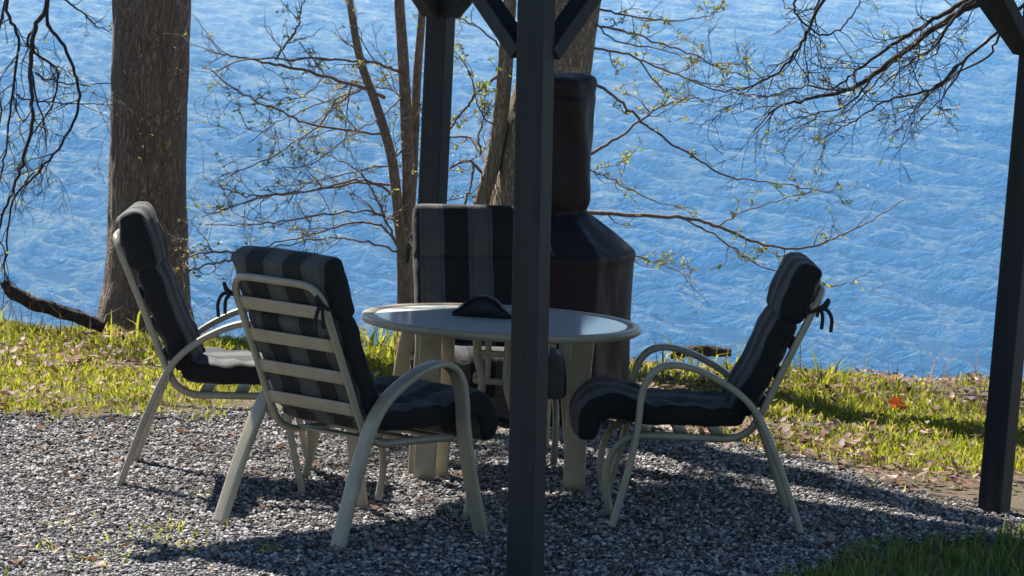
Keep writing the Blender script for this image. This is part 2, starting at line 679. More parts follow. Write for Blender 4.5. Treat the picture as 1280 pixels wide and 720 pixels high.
def blades(name, x, y, h, mat, wid=0.004, lean=0.5):
    n = len(x)
    z = ground_z(x, y)
    a = rng.uniform(0, 2 * PI, n)
    fa = rng.uniform(0, 2 * PI, n)
    ln = h * lean * rng.uniform(.2, 1.2, n)
    w = wid * rng.uniform(.6, 1.3, n)
    dx, dy = np.cos(a), np.sin(a)
    ux, uy = np.cos(fa) * w, np.sin(fa) * w
    b = np.stack([x, y, z - .004], -1)
    side = np.stack([ux, uy, np.zeros(n)], -1)
    mid = b + np.stack([dx * ln * .3, dy * ln * .3, h * .62], -1)
    tip = b + np.stack([dx * ln, dy * ln, h * rng.uniform(.75, 1, n)], -1)
    V = np.stack([b - side, b + side, mid + side * .8, mid - side * .8, tip], 1)
    q = np.array([(0, 1, 2), (0, 2, 3), (3, 2, 4)])
    Fs = (q[None] + (np.arange(n) * 5)[:, None, None]).reshape(-1, 3)
    o = np_object(name, V.reshape(-1, 3), Fs, mat, True)
    o['kind'] = 'stuff'
    return o


# lakeside grass
n = 190000
x = rng.uniform(-3.6, 3.6, n)
y = rng.uniform(1.0, 6.4, n)
far = np.interp(x, ex, ey)
dens = sstep(-0.32, 0.35, y - far + .3 * (vnoise(x, y, 4, 33) - .5)) * (0.25 + 0.75 * sstep(0.25, 0.6, vnoise(x, y, 1.6, 11) * .6 + vnoise(x, y, 5, 12) * .4))
bare = sstep(1.3, 0.2, (y - far)) * sstep(0.3, 0.9, x)
dens *= 1 - 0.85 * bare
dens *= 1 - .6 * sstep(.5, .68, vnoise(x, y, 2.6, 31) * .5 + vnoise(x, y, 1.1, 32) * .5)
k = rng.random(n) < dens
x, y = x[k], y[k]
hh = (0.016 + 0.036 * rng.random(len(x))) * (0.6 + 1.0 * vnoise(x, y, 2.7, 13)) * (1 + 0.5 * sstep(3.7, 4.5, y))
blades('grass', x, y, hh, M['grass'], 0.0042, 0.75)
# taller weeds along the bank
n = 2200
x = rng.uniform(-3.4, 3.4, n)
y = rng.normal(4.45, .3, n) - .12 * x
k = rng.random(n) < sstep(.45, .8, vnoise(x, y, 1.8, 14))
blades('bank_weeds', x[k], y[k], rng.uniform(.1, .26, k.sum()), M['grass'], 0.006, 0.8)
n = 1500
x = rng.uniform(-3.4, 3.4, n)
y = rng.normal(4.5, .28, n) - .12 * x
k = rng.random(n) < .15 + .85 * sstep(.5, .8, vnoise(x, y, 1.5, 15))
blades('dead_stalks', x[k], y[k], .06 + .26 * rng.random(k.sum()) ** 2, M['litter'], 0.0028, 0.6)
# lawn at the near edge and tufts in the gravel
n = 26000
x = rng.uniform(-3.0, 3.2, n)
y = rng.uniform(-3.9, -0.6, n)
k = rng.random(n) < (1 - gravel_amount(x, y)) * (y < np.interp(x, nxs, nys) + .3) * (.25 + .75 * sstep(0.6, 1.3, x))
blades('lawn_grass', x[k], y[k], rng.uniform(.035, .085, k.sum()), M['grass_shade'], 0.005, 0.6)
tx, ty = [], []
for px, py, r, m in [(200, 668, .09, 90), (95, 662, .06, 40), (130, 702, .08, 50), (345, 690, .05, 25), (240, 690, .06, 40), (60, 690, .05, 20),
                     (255, 525, .05, 40), (660, 650, .05, 12), (1075, 612, .1, 60), (1180, 600, .1, 60), (250, 620, .03, 8)]:
    c = G(px, py)
    tx.extend(rng.normal(c.x, r, m))
    ty.extend(rng.normal(c.y, r * 1.6, m))
tx, ty = np.array(tx), np.array(ty)
blades('gravel_tufts', tx, ty, rng.uniform(.02, .05, len(tx)), M['grass'], 0.0045, 0.8)

# dry leaves on the ground
n = 16000
x = rng.uniform(-3.4, 3.4, n)
y = rng.uniform(0.4, 5.6, n)
far = np.interp(x, ex, ey)
d = sstep(-.25, .1, y - far) * (0.10 + 0.30 * sstep(.45, .7, vnoise(x, y, 1.9, 21)) + .45 * sstep(3.3, 4.0, y + .12 * x) * sstep(.4, 1.4, x) + 0.85 * sstep(1.1, 0.1, np.abs(y - far - .3)) * sstep(0, .8, x))
k = rng.random(n) < d
x, y = x[k], y[k]
x = np.concatenate([x, rng.uniform(-2.6, 2.3, 280)])
y = np.concatenate([y, rng.uniform(-2.3, 1.6, 280)])
n = len(x)
L = rng.uniform(.014, .034, n)
base = np.array([(-1, 0, 0), (-.35, .5, .12), (.4, .42, .1), (1, 0, .15), (.4, -.42, .12), (-.35, -.5, .1), (0, 0, -.08)])
V = base[None] * L[:, None, None]
V[:, :, 2] *= rng.uniform(.3, 3.5, n)[:, None]
yaw = rng.uniform(0, 2 * PI, n)
tl = rng.normal(0, .35, n)
c, s = np.cos(tl), np.sin(tl)
V = np.stack([V[:, :, 0] * c[:, None] - V[:, :, 2] * s[:, None], V[:, :, 1], V[:, :, 0] * s[:, None] + V[:, :, 2] * c[:, None]], -1)
c, s = np.cos(yaw), np.sin(yaw)
V = np.stack([V[:, :, 0] * c[:, None] - V[:, :, 1] * s[:, None], V[:, :, 0] * s[:, None] + V[:, :, 1] * c[:, None], V[:, :, 2]], -1)
V += np.stack([x, y, ground_z(x, y) + .012 + np.where(y > np.interp(x, ex, ey) + .3, rng.uniform(.005, .04, n), 0.006)], -1)[:, None]
lf = np.array([(0, 1, 6), (1, 2, 6), (2, 3, 6), (3, 4, 6), (4, 5, 6), (5, 0, 6)])
Fs = (lf[None] + (np.arange(n) * 7)[:, None, None]).reshape(-1, 3)
o = np_object('dry_leaves', V.reshape(-1, 3), Fs, M['litter'], True)
o['kind'] = 'stuff'

c = G(1122, 500, .05)
mb = MB()
prof = [(-.055, 0), (-.03, .03), (0, .028), (.012, .05), (.03, .022), (.06, 0), (.03, -.024), (.01, -.045), (0, -.027), (-.03, -.03)]
vs = [(p[0], .012 * math.sin(p[0] * 60), p[1] + .02) for p in prof] + [(0, .012, .02)]
mb.add(vs, [(i, (i + 1) % 10, 10) for i in range(10)])
o = mb.build('fallen_leaf', M['orange_leaf'])
o.location = (c.x, c.y, float(ground_z(c.x, c.y)) + .035)
o.rotation_euler = (R(-25), R(15), R(20))
sm = o.modifiers.new('thickness', 'SOLIDIFY')
sm.thickness = .001
tag(o, 'single bright orange fallen leaf lying on the sunny grass bank', 'leaf')


# ------------------------------------------------------------------ gazebo
pf, pr, pb = G(656, 733), G(1242, 640), U(536, 300, 2.05)
pb.z = 0
pl = pf + pb - pr
gz = thing('gazebo', 'dark painted timber gazebo with braced square posts standing over the patio set', 'gazebo', ((pf + pb) / 2).to_tuple())
gz.location.z = 0
go = Vector(gz.location)
TOPZ = 2.36
posts = [pf, pr, pb, pl]
prot = [R(-25), R(-32), R(-25), R(-25)]
LEAN = [Vector((-.04, 0, 0)), Vector((.10, 0, 0)), Vector((.025, 0, 0)), Vector((0, 0, 0))]


def post_at(i, z):
    return Vector((posts[i].x, posts[i].y, z)) + LEAN[i] * (z / 2.36)



for pi_, a in list(enumerate(prot))[:3]:      # the fourth post is outside the photo and casts nothing into it
    mb = MB()
    box(mb, (0, 0, 0), (.102, .102, TOPZ + .04), Matrix.Rotation(a, 3, 'Z'))
    mb.v = [tuple(Vector(v) + post_at(pi_, v[2] + TOPZ / 2) - go - Vector((0, 0, v[2]))) for v in mb.v]
    o = mb.build('post', M['post'], gz, False)
    bevel(o, .006)
for i in range(4):
    p, q = post_at(i, TOPZ), post_at((i + 1) % 4, TOPZ)
    p.z = q.z = 0
    d = (q - p).normalized()
    mb = MB()
    e = 0.25
    bar(mb, Vector((p.x, p.y, TOPZ + .07)) - d * e - go + Vector((0, 0, .003 * (i % 2) + .02 * 0)), Vector((q.x, q.y, TOPZ + .07)) + d * e - go + Vector((0, 0, .003 * (i % 2))), .05 + .002 * i, .14, (0, 0, 1))
    o = mb.build('beam', M['post'], gz, False)
    for (s, dd) in ((i, d), ((i + 1) % 4, -d)):
        if s == 3:
            continue
        a = post_at(s, 1.855) + dd * .06 - go
        b = post_at(s, TOPZ - .01) + dd * .56 - go
        mb = MB()
        bar(mb, a, b, .055, .085, Vector((-dd.y, dd.x, 0)))
        o = mb.build('brace', M['post'], gz, False)
        bevel(o, .005)
# hipped roof with an overhang
cen = (pf + pb) / 2
mb = MB()
ov = 1.02
low, high, th = TOPZ + .12, TOPZ + 1.0, .06
ring = [cen + (p - cen) * ov for p in posts]
vs = [(p.x - go.x, p.y - go.y, low) for p in ring] + [(0, 0, high)] + [(p.x - go.x, p.y - go.y, low + th) for p in ring] + [(0, 0, high + th)]
fs = []
for i in range(4):
    j = (i + 1) % 4
    fs += [(i, 4, j), (5 + i, 5 + j, 9), (i, j, 5 + j, 5 + i)]
mb.add(vs, fs)
mb.build('roof', M['roof'], gz, False)


# ------------------------------------------------------------------ chairs
def P3(lst, y):
    return [Vector((a, y, b)) for a, b in lst]


def cushion(mb, path, wid, thk, seg=40, e=5.5, wr=.004, seed=0, per=8):
    """a soft padded slab along a path in the x-z plane; wid / thk vary along it"""
    pts = smooth_path(path, per)
    n = len(pts)
    ww, tt = lin(wid, n), lin(thk, n)
    rr = random.Random(seed)
    ph_ = [rr.uniform(0, 6) for _ in range(8)]
    cum = [0.0]
    for i in range(1, n):
        cum.append(cum[-1] + (pts[i] - pts[i - 1]).length)
    tot = cum[-1]
    edge_r = .034

    def shp(i):
        s = min(cum[i], tot - cum[i])
        k = 1.0 if s > edge_r else math.sqrt(max(0.0, 1 - (1 - s / edge_r) ** 2))
        kw = 1 - (1 - k) * edge_r * .9 / ww[i]
        kt = .22 + .78 * k
        out = []
        for a, b in superell(ww[i] * kw, tt[i] * kt, seg, e):
            f = a / ww[i]
            puff = 1 + .05 * (1 - f * f) + .035 * math.sin(f * 9 + ph_[0] + cum[i] * 14) * k
            q = wr * (math.sin(a * 41 + cum[i] * 23 + ph_[1]) + math.sin(cum[i] * 60 + a * 17 + ph_[2])) * k
            out.append((a + .25 * wr * math.sin(cum[i] * 47 + ph_[3]), b * puff + q * (1 if b > 0 else .4)))
        return out
    sweep(mb, pts, shp, (0, 1, 0))


def make_chair(loc, rz, label):
    t = thing('patio_chair', label, 'chair', loc, rz, 'padded patio chairs around the round table')
    hw = .305
    arch = [(-.385, 0), (-.34, .13), (-.288, .275), (-.214, .443), (-.13, .545), (0, .622), (.10, .652), (.17, .645), (.222, .60),
            (.248, .52), (.256, .42), (.28, .265), (.325, .08), (.345, 0)]
    for s in (-1, 1):
        mb = MB()
        path = smooth_path([Vector((a, s * (hw + .028 * max(0, 1 - b / .5)), b)) for a, b in arch], 6)
        ribbon(mb, path, .066, .026, (0, 1, 0))
        mb.build('arm_leg', M['frame'], t)
    # back and seat tube: front arch, seat rail, up the back, over the top and down again
    sw = .245
    half = [(.348, .05), (.368, .17), (.352, .28), (.30, .345), (.22, .362), (0, .362), (-.10, .362), (-.17, .392), (-.215, .46),
            (-.29, .63), (-.365, .80), (-.405, .89)]
    L_ = P3(half, -sw)
    top = [Vector((-.425, -sw + .022, .935)), Vector((-.436, -sw + .075, .958)), Vector((-.437, 0, .960)), Vector((-.436, sw - .075, .958)), Vector((-.425, sw - .022, .935))]
    path = smooth_path(L_ + top + P3(half[::-1], sw), 5)
    mb = MB()
    tube(mb, path, .0145, 10)
    mb.build('tube_frame', M['frame'], t)
    for a, b in ((-.234, .495), (-.286, .615), (-.338, .735), (-.392, .858)):
        mb = MB()
        bow = [Vector((a + .0, y, b)) for y in (-sw, -.12, 0, .12, sw)]
        d = Vector((-.23, 0, .5)).normalized()
        sweep(mb, smooth_path(bow, 3), lambda i: superell(.027, .006, 12, 4), d)
        mb.build('back_slat', M['frame'], t)
    for a in (-.06, .08, .22):
        mb = MB()
        sweep(mb, smooth_path([Vector((a, y, .366)) for y in (-sw, 0, sw)], 4), lambda i: superell(.026, .007, 12, 4), (1, 0, 0))
        mb.build('seat_slat', M['frame'], t)
    for s in (-1, 1):
        for a, b in ((-.19, .425), (.262, .36)):
            mb = MB()
            tube(mb, smooth_path([Vector((a, s * sw, b)), Vector((a, s * (sw + .045), b))], 2), .012, 8)
            mb.build('bolt', M['frame'], t)
    # cushions
    mb = MB()
    cushion(mb, [(-.16, 0, .455), (-.05, 0, .448), (.10, 0, .447), (.22, 0, .452), (.33, 0, .475), (.41, 0, .465), (.445, 0, .405), (.445, 0, .335)],
            [.265], [.044, .046, .046, .048, .058, .061, .056, .044], seed=1)
    mb.build('seat_cushion', M['canvas'], t)
    mb = MB()
    cushion(mb, [(-.135, 0, .455), (-.178, 0, .55), (-.228, 0, .66), (-.276, 0, .77), (-.312, 0, .85)],
            [.265], [.05, .053, .048, .053, .048], seed=2)
    mb.build('back_cushion', M['canvas'], t)
    mb = MB()
    cushion(mb, [(-.296, 0, .828), (-.325, 0, .895), (-.356, 0, .97), (-.392, 0, 1.062)],
            [.268], [.052, .064, .066, .054], seed=3)
    mb.build('head_pillow', M['canvas'], t)
    for s in (-1, 1):
        mb = MB()
        y = s * (sw + .005)
        tube(mb, smooth_path([Vector((-.36, y * .98, .87)), Vector((-.39, y * 1.03, .875)), Vector((-.435, y * 1.05, .90)), Vector((-.455, y * 1.03, .925)), Vector((-.45, y, .90)), Vector((-.425, y * 1.02, .885))], 5), .008, 6)
        tube(mb, smooth_path([Vector((-.425, y * 1.02, .888)), Vector((-.452, y * 1.07, .885)), Vector((-.47, y * 1.09, .85)), Vector((-.468, y * 1.08, .80))], 5), .0075, 6)
        tube(mb, smooth_path([Vector((-.425, y * 1.02, .888)), Vector((-.435, y * 1.08, .86)), Vector((-.432, y * 1.1, .81))], 5), .0075, 6)
        mb.build('tie', M['tie'], t)
    return t


def from_feet(rear, front, wl=.8):
    """rear / front: (near foot, far foot) as read off the photo"""
    r = [G(*p) for p in rear]
    f = [G(*p) for p in front]
    c = (r[0] + r[1] + f[0] + f[1]) / 4
    d = (f[0] + f[1] - r[0] - r[1]).normalized()
    l = (r[1] + f[1] - r[0] - f[0]).normalized()
    q = Vector((l.y, -l.x, 0))
    if q.dot(d) < 0:
        q = -q
    d = (d * (1 - wl) + q * wl).normalized()
    c = c + d * .02
    return (c.x, c.y, 0.0), math.atan2(d.y, d.x)


loc, rz = from_feet([(1005, 667), (985, 645)], [(770, 654), (745, 630)], .65)
chair = make_chair(loc, rz, 'striped patio chair standing alone at the right end of the table, seen from its side')
loc, rz = from_feet([(405, 691), (270, 654)], [(592, 671), (453, 634)], .5)
dup(chair, (loc[0] + .02, loc[1], 0), rz + R(5), 'striped patio chair with its beige slatted back turned towards us, nearest the front')
loc, rz = from_feet([(137, 609), (157, 581)], [(378, 617), (397, 588)])
lc = dup(chair, (loc[0] + .01, loc[1], 0), R(0.5), 'striped patio chair beside the big tree trunk, seen edge on at the left end')
lc.scale = (1.0, 1, 1.03)
for o in [c for c in lc.children if c.name.startswith('tie')]:     # none to be seen on this one
    bpy.data.objects.remove(o)
c = U(515, 262, 1.12)
th = R(10.5)
f = Vector((math.sin(th), -math.cos(th), 0))
l = Vector((-f.y, f.x, 0))
p = c + f * .4 + l * .268
dup(chair, (p.x, p.y, 0), math.atan2(f.y, f.x), 'striped patio chair behind the table, facing us in front of the covered chimenea')


chair.scale = (1, 1, .975)


# ------------------------------------------------------------------ table
TZ = .72
tl, tr = G(447, 388, TZ), G(799, 409, TZ)
tc_ = G(623, 398, TZ)
trad = 176 / F * (tc_.y + 16) * 1.0
tb = thing('patio_table', 'round glass topped patio table with beige rim and flat slat legs', 'table', (tc_.x, tc_.y, 0))
tb.rotation_euler = (0, R(1.0), 0)
mb = MB()
prof = [(trad - .05, TZ - .004), (trad - .012, TZ), (trad - .003, TZ - .004), (trad, TZ - .014), (trad - .003, TZ - .029), (trad - .012, TZ - .033), (trad - .05, TZ - .031), (trad - .055, TZ - .018)]
N = 96
vs = [(r * math.cos(2 * PI * i / N), r * math.sin(2 * PI * i / N), z) for i in range(N) for r, z in prof]
k = len(prof)
fs = [(i * k + j, ((i + 1) % N) * k + j, ((i + 1) % N) * k + (j + 1) % k, i * k + (j + 1) % k) for i in range(N) for j in range(k)]
mb.add(vs, fs)
mb.build('rim', M['frame'], tb)
mb = MB()
rg = trad - .056
vs = [(rg * math.cos(2 * PI * i / N), rg * math.sin(2 * PI * i / N), z) for z in (TZ - .013, TZ - .005) for i in range(N)]
mb.add(vs, [tuple(range(N - 1, -1, -1)), tuple(range(N, 2 * N))] + [(i, (i + 1) % N, N + (i + 1) % N, N + i) for i in range(N)])
mb.build('glass_top', M['glass'], tb, False)
legs = [G(530, 604), G(717, 616), G(552, 601), G(664, 598)]
lw = [.088, .088, .05, .088]
for i, q in enumerate(legs):
    lx, ly = q.x - tc_.x, q.y - tc_.y
    mb = MB()
    d = Vector((lx, ly, 0))
    path = smooth_path([Vector((lx * 1.0, ly, 0)), Vector((lx * .99, ly, .25)), Vector((lx * 1.0, ly, .5)), Vector((lx * 1.03, ly, TZ - .03))], 5)
    ribbon(mb, path, lw[i], .03, (1, -.15, 0), 6)
    mb.build('leg', M['frame'], tb)
mb = MB()
for px, pts in ((594, [(592, 418), (594, 448), (600, 478), (597, 500), (588, 520)]), (632, [(634, 418), (631, 450), (631, 480), (637, 505), (646, 525)]), (606, [(607, 418), (607, 446), (606, 476)])):
    path = smooth_path([U(a, b, tc_.y - .02) - Vector((tc_.x, tc_.y, 0)) for a, b in pts], 5)
    tube(mb, path, .0155 if px != 606 else .012, 10)
    path2 = [Vector((v.x, .14 - v.y * 0 + .03, v.z)) for v in path]
    tube(mb, path2, .0155 if px != 606 else .012, 10)
for py in (441, 476):
    a, b = U(592, py, tc_.y - .02), U(634, py + 2, tc_.y - .02)
    o_ = Vector((tc_.x, tc_.y, 0))
    tube(mb, smooth_path([a - o_, b - o_], 2), .0125, 10)
    for e in (a, b):
        e = e - o_
        tube(mb, smooth_path([e, Vector((e.x, .17, e.z))], 2), .0125, 10)
mb.build('support_cage', M['frame'], tb)

# black cover left on the table
c0 = G(602, 397, TZ)
mb = MB()
N = 40
D = .16
prof = []
for i in range(N + 1):
    u = i / N * 2 - 1
    prof.append((u * .122 * (1), .008 + .078 * max(0, math.cos(u * PI / 2 * .92)) ** 1.25))
vs, fs = [], []
for j in range(9):
    v = j / 8
    for i, (a, b) in enumerate(prof):
        k = 1 - .16 * v
        vs.append((a * k + .006 * math.sin(v * 7 + i * .3), v * D, .003 + b * (1 - .12 * v) + .002 * math.sin(i * .9 + j)))
n1 = N + 1
for j in range(8):
    for i in range(N):
        a = j * n1 + i
        fs.append((a, a + 1, a + 1 + n1, a + n1))
# front face sunk a little inside the fold
o0 = len(vs)
for i, (a, b) in enumerate(prof):
    vs.append((a * .97, .012, .003 + b * .93))
for i, (a, b) in enumerate(prof):
    vs.append((a * .97, .012, .002))
for i in range(N):
    fs.append((o0 + i, o0 + n1 + i, o0 + n1 + i + 1, o0 + i + 1))
mb.add(vs, fs)
o = mb.build('folded_cover', M['black'])
o.location = (c0.x, c0.y, TZ - .003)
o.rotation_euler = (0, R(1.0), R(-3))
sm = o.modifiers.new('thickness', 'SOLIDIFY')
sm.thickness = .004
tag(o, 'small black peaked cloth cover left lying on the glass table top', 'cover')

# ------------------------------------------------------------------ covered chimenea
c = U(690, 300, 2.15)
ch = thing('chimenea', 'tall chimenea under a dark brown fitted vinyl cover, behind the table', 'chimenea', (c.x, c.y, 0))
mb = MB()
N = 192
prof = [(.02, 1.596), (.09, 1.60), (.145, 1.592), (.165, 1.572), (.168, 1.54), (.165, 1.51), (.172, 1.48), (.170, 1.38), (.171, 1.25), (.172, 1.12), (.165, 1.03), (.152, .985), (.165, .965),
        (.22, .925), (.29, .875), (.35, .825), (.378, .80), (.386, .775), (.378, .72), (.372, .5), (.37, .3), (.372, .12), (.37, .06), (.36, .05)]
prof = [(a.x, a.z) for a in smooth_path([Vector((r, 0, z)) for r, z in prof], 4)]
vs, fs = [], []
for i, (r, z) in enumerate(prof):
    for j in range(N):
        a = 2 * PI * j / N
        fac = 6
        m_ = ((a * fac / (2 * PI) + .933) % 1) - .5
        poly = math.cos(PI / fac) / math.cos(m_ * 2 * PI / fac)
        k = .25 if z > 1.0 else min(1, .25 + (1.0 - z) / .12)
        kk = 1 + (poly - 1) * k * .8
        fold = (.007 * math.sin(a * 5 + z * 4) + .003 * math.sin(a * 11 + 2 - z * 9)) * (1 if z < .79 else .35)
        neck = (.006 * math.sin(a * 5 + z * 9) + .004 * math.sin(a * 3 - z * 23)) if z > .95 else 0
        rr = r * kk + (fold if 0.05 < z < 1.58 else 0) + neck
        vs.append((rr * math.cos(a), rr * math.sin(a), z + .008 * math.sin(a * 2 + 1) * (1 if z < 1.0 else .6)))
for i in range(len(prof) - 1):
    for j in range(N):
        a, b = i * N + j, i * N + (j + 1) % N
        fs.append((a, a + N, b + N, b))
fs.append(tuple(range(N)))
mb.add(vs, fs)
mb.build('fitted_cover', M['cover'], ch)
mb = MB()
for j in range(3):
    a = 2 * PI * j / 3 + .4
    tube(mb, smooth_path([Vector((.2 * math.cos(a), .2 * math.sin(a), .2)), Vector((.3 * math.cos(a), .3 * math.sin(a), .0))], 3), .016, 8)
tube(mb, [Vector((.24 * math.cos(2 * PI * j / 24), .24 * math.sin(2 * PI * j / 24), .12)) for j in range(25)], .012, 8)
mb.build('stand', M['black'], ch)


# ------------------------------------------------------------------ trees
def px_path(pts, Yd, drift=0.5, seed=0, per=6, jit=0.0):
    """branch drawn from pixel readings; its depth wanders so that it is a real 3-D branch"""
    rr = random.Random(seed)
    n = len(pts)
    d0, d1 = 0.0, rr.uniform(-1, 1) * drift
    bend = rr.uniform(-1, 1) * drift * .4
    out = []
    for i, p in enumerate(pts):
        t = i / max(1, n - 1)
        out.append(U(p[0], p[1], Yd + d0 + (d1 - d0) * t + bend * math.sin(t * PI)))
    pp = smooth_path(out, per)
    if jit:
        for v in pp[1:-1]:
            v += Vector((rr.gauss(0, jit), rr.gauss(0, jit), rr.gauss(0, jit)))
    return pp


def px_r(w, Yd):
    return w / 2 / F * (Yd + 16)


class Tree:
    def __init__(self, name, label, base, seed):
        self.root = thing(name, label, 'tree', base)
        self.base = Vector(base)
        self.wood, self.limb, self.leaf = MB(), MB(), MB()
        self.rr = random.Random(seed)
        self.seed = seed

    def trunk(self, path, rad, seg=20, gnarl=0.0, flare=0.0):
        pts = [p - self.base for p in path]
        n = len(pts)
        rr = lin(rad, n)
        ph_ = [self.rr.uniform(0, 6) for _ in range(6)]

        def shp(i):
            z = pts[i].z
            fl = 1 + flare * math.exp(-max(0, z) / .22)
            out = []
            for j in range(seg):
                a = 2 * PI * j / seg
                q = 1 + gnarl * (math.sin(3 * a + ph_[0] + z * .7) * .5 + math.sin(5 * a + ph_[1] - z * 1.3) * .4 + math.sin(11 * a + ph_[2] + z * 2.5) * .25 + math.sin(2 * a + z * 3 + ph_[4]) * .3)
                q += gnarl * 1.3 * (float(vnoise(a * 7 + 3, z * 5, 1, 70)) - .5) + gnarl * .9 * (float(vnoise(a * 15 + 9, z * 14, 1, 71)) - .5)
                q *= 1 + (fl - 1) * (.75 + .25 * math.sin(4 * a + ph_[3]))
                out.append((rr[i] * q * math.cos(a), rr[i] * q * math.sin(a)))
            return out
        sweep(self.wood, pts, shp)

    def branch(self, path, rad, seg=6, twigs=0, tl=(.12, .45), leaves=.5, droop=0.0, lmin=.2):
        pts = [p - self.base for p in path]
        tube(self.limb, pts, rad, seg)
        n = len(pts)
        rads = lin(rad if not isinstance(rad, (int, float)) else [rad], n)
        rr = self.rr
        for _ in range(twigs):
            t = lmin + (1 - lmin) * rr.random()
            i = min(n - 2, int(t * (n - 1)))
            d = (pts[i + 1] - pts[i]).normalized()
            self.twig(pts[i].lerp(pts[i + 1], rr.random()), d, rr.uniform(*tl), min(rads[i] * .65, .0045), leaves, droop, 1)

    def twig(self, p, d, L, r, leaves, droop, depth):
        rr = self.rr
        rnd = Vector((rr.gauss(0, 1), rr.gauss(0, 1), rr.gauss(0, 1)))
        d = (d * .9 + rnd * .55).normalized()
        n = 6
        pts = [p.copy()]
        for i in range(n):
            d = (d + Vector((rr.gauss(0, .22), rr.gauss(0, .22), rr.gauss(0, .22) + (.10 - droop) * .6))).normalized()
            pts.append(pts[-1] + d * (L / n))
        tube(self.limb, pts, [max(r, .0016), .0011], 4)
        for i in range(1, n + 1):
            if rr.random() < leaves * .33:
                self.bud(pts[i], rr.uniform(.011, .022))
            if depth < 3 and rr.random() < .38:
                self.twig(pts[i], d, L * rr.uniform(.35, .6), r * .65, leaves, droop, depth + 1)

    def bud(self, p, s):
        rr = self.rr
        for _ in range(rr.choice((1, 1, 2, 2))):
            a = Vector((rr.gauss(0, 1), rr.gauss(0, 1), rr.gauss(0, .6))).normalized()
            b = a.orthogonal().normalized()
            b.rotate(Matrix.Rotation(rr.uniform(0, 6.28), 3, a))
            nrm = a.cross(b)
            vs = [p, p + a * s * .6 + b * s * .38 + nrm * s * .12, p + a * s * 1.35, p + a * s * .6 - b * s * .38 + nrm * s * .12]
            self.leaf.add(vs, [(0, 1, 2, 3)])

    def finish(self, bark, twig):
        if self.wood.v:
            self.wood.build('trunk', bark, self.root)
        if self.limb.v:
            self.limb.build('branches', twig, self.root)
        if self.leaf.v:
            self.leaf.build('leaves', M['bud'], self.root, False)


def upper(tree, top, h, n, seed):
    """bare limbs above the picture so that the tree goes on where the photo stops"""
    rr = random.Random(seed)
    for _ in range(n):
        z = rr.uniform(.45, 1)
        p = top + Vector((0, 0, -h * (1 - z)))
        a = rr.uniform(0, 2 * PI)
        L = rr.uniform(1.2, 2.6)
        pts = [p, p + Vector((math.cos(a) * L * .4, math.sin(a) * L * .4, L * .25)), p + Vector((math.cos(a) * L * .8, math.sin(a) * L * .8, L * .7)), p + Vector((math.cos(a) * L, math.sin(a) * L, L * 1.1))]
        tree.branch(smooth_path(pts, 5), [.035, .008], 6, 4, (.4, .9), 0.0)


def on_ground(px, py):
    """where a photo ray meets the bank"""
    p = G(px, py, 0)
    for _ in range(12):
        p = G(px, py, float(ground_z(p.x, p.y)))
    return p


# --- the big trunk on the left, with drooping outer branches
yL = 5.7
b = U(180, 404, yL)
T = Tree('tree', 'thick straight grey brown trunk rising behind the left chair', (b.x, b.y, float(ground_z(b.x, b.y)) - .05), 11)
path = [T.base.copy()] + [U(*q, yL) for q in ((181, 390), (183, 360), (184, 300), (185, 200), (187, 100), (189, 0), (192, -200), (196, -500), (203, -1100), (212, -1600))]
T.trunk(smooth_path(path, 26), [px_r(w_, yL) for w_ in (118, 110, 104, 100, 96, 95, 95, 93, 88, 78, 60)], 72, .04, .3)
LB = [([(192, -700), (120, -620), (75, -350), (62, -120), (58, 0), (44, 35), (38, 87), (41, 140), (32, 192), (17, 233), (0, 280), (-10, 330)], 9, 2.5),
      ([(62, -60), (58, 23), (76, 52), (96, 99), (96, 140), (76, 181), (47, 216), (17, 251), (6, 327), (12, 356)], 5, 2),
      ([(30, -150), (8, 0), (23, 47), (17, 117), (6, 192), (-2, 234)], 5, 2),
      ([(46, 30), (35, 58), (70, 87), (64, 134), (40, 169), (22, 215)], 4, 1.5),
      ([(58, -10), (93, 8), (117, 29), (139, 41)], 3, 1.2),
      ([(44, 90), (58, 99), (100, 106), (140, 104)], 2.5, 1.2),
      ([(20, 118), (35, 125), (90, 130), (141, 131)], 2.5, 1.2),
      ([(38, 87), (48, 130), (58, 172), (52, 210)], 3, 1.2),
      ([(20, -60), (-5, 60), (0, 150), (-12, 260)], 4, 1.5)]
for i, (pts, w0, w1) in enumerate(LB):
    T.branch(px_path(pts, yL - .5, .45, 100 + i, 6, .004), [px_r(w0, yL), px_r(w1, yL)], 6, 13 if i < 4 else 5, (.12, .42), .10, .25, .35 if i == 0 else .1)
upper(T, U(203, -1100, yL), 1.6, 6, 5)
rl = random.Random(91)  # unseen limbs added high on the left to dapple the gravel with shade
for i in range(9):
    z = rl.uniform(4.0, 6.6)
    p = Vector((T.base.x, yL, z))
    e = Vector((rl.uniform(-5.0, -2.6), rl.uniform(2.6, 5.6), z + rl.uniform(-.3, .9)))
    m1, m2 = p.lerp(e, .35), p.lerp(e, .7)
    m1.z += rl.uniform(0, .35)
    m2.z += rl.uniform(0, .4)
    T.branch(smooth_path([p, m1, m2, e], 6), [.035, .008], 6, 16, (.3, .9), .35, 0, .3)
T.finish(M['bark_grey'], M['twig_dark'])

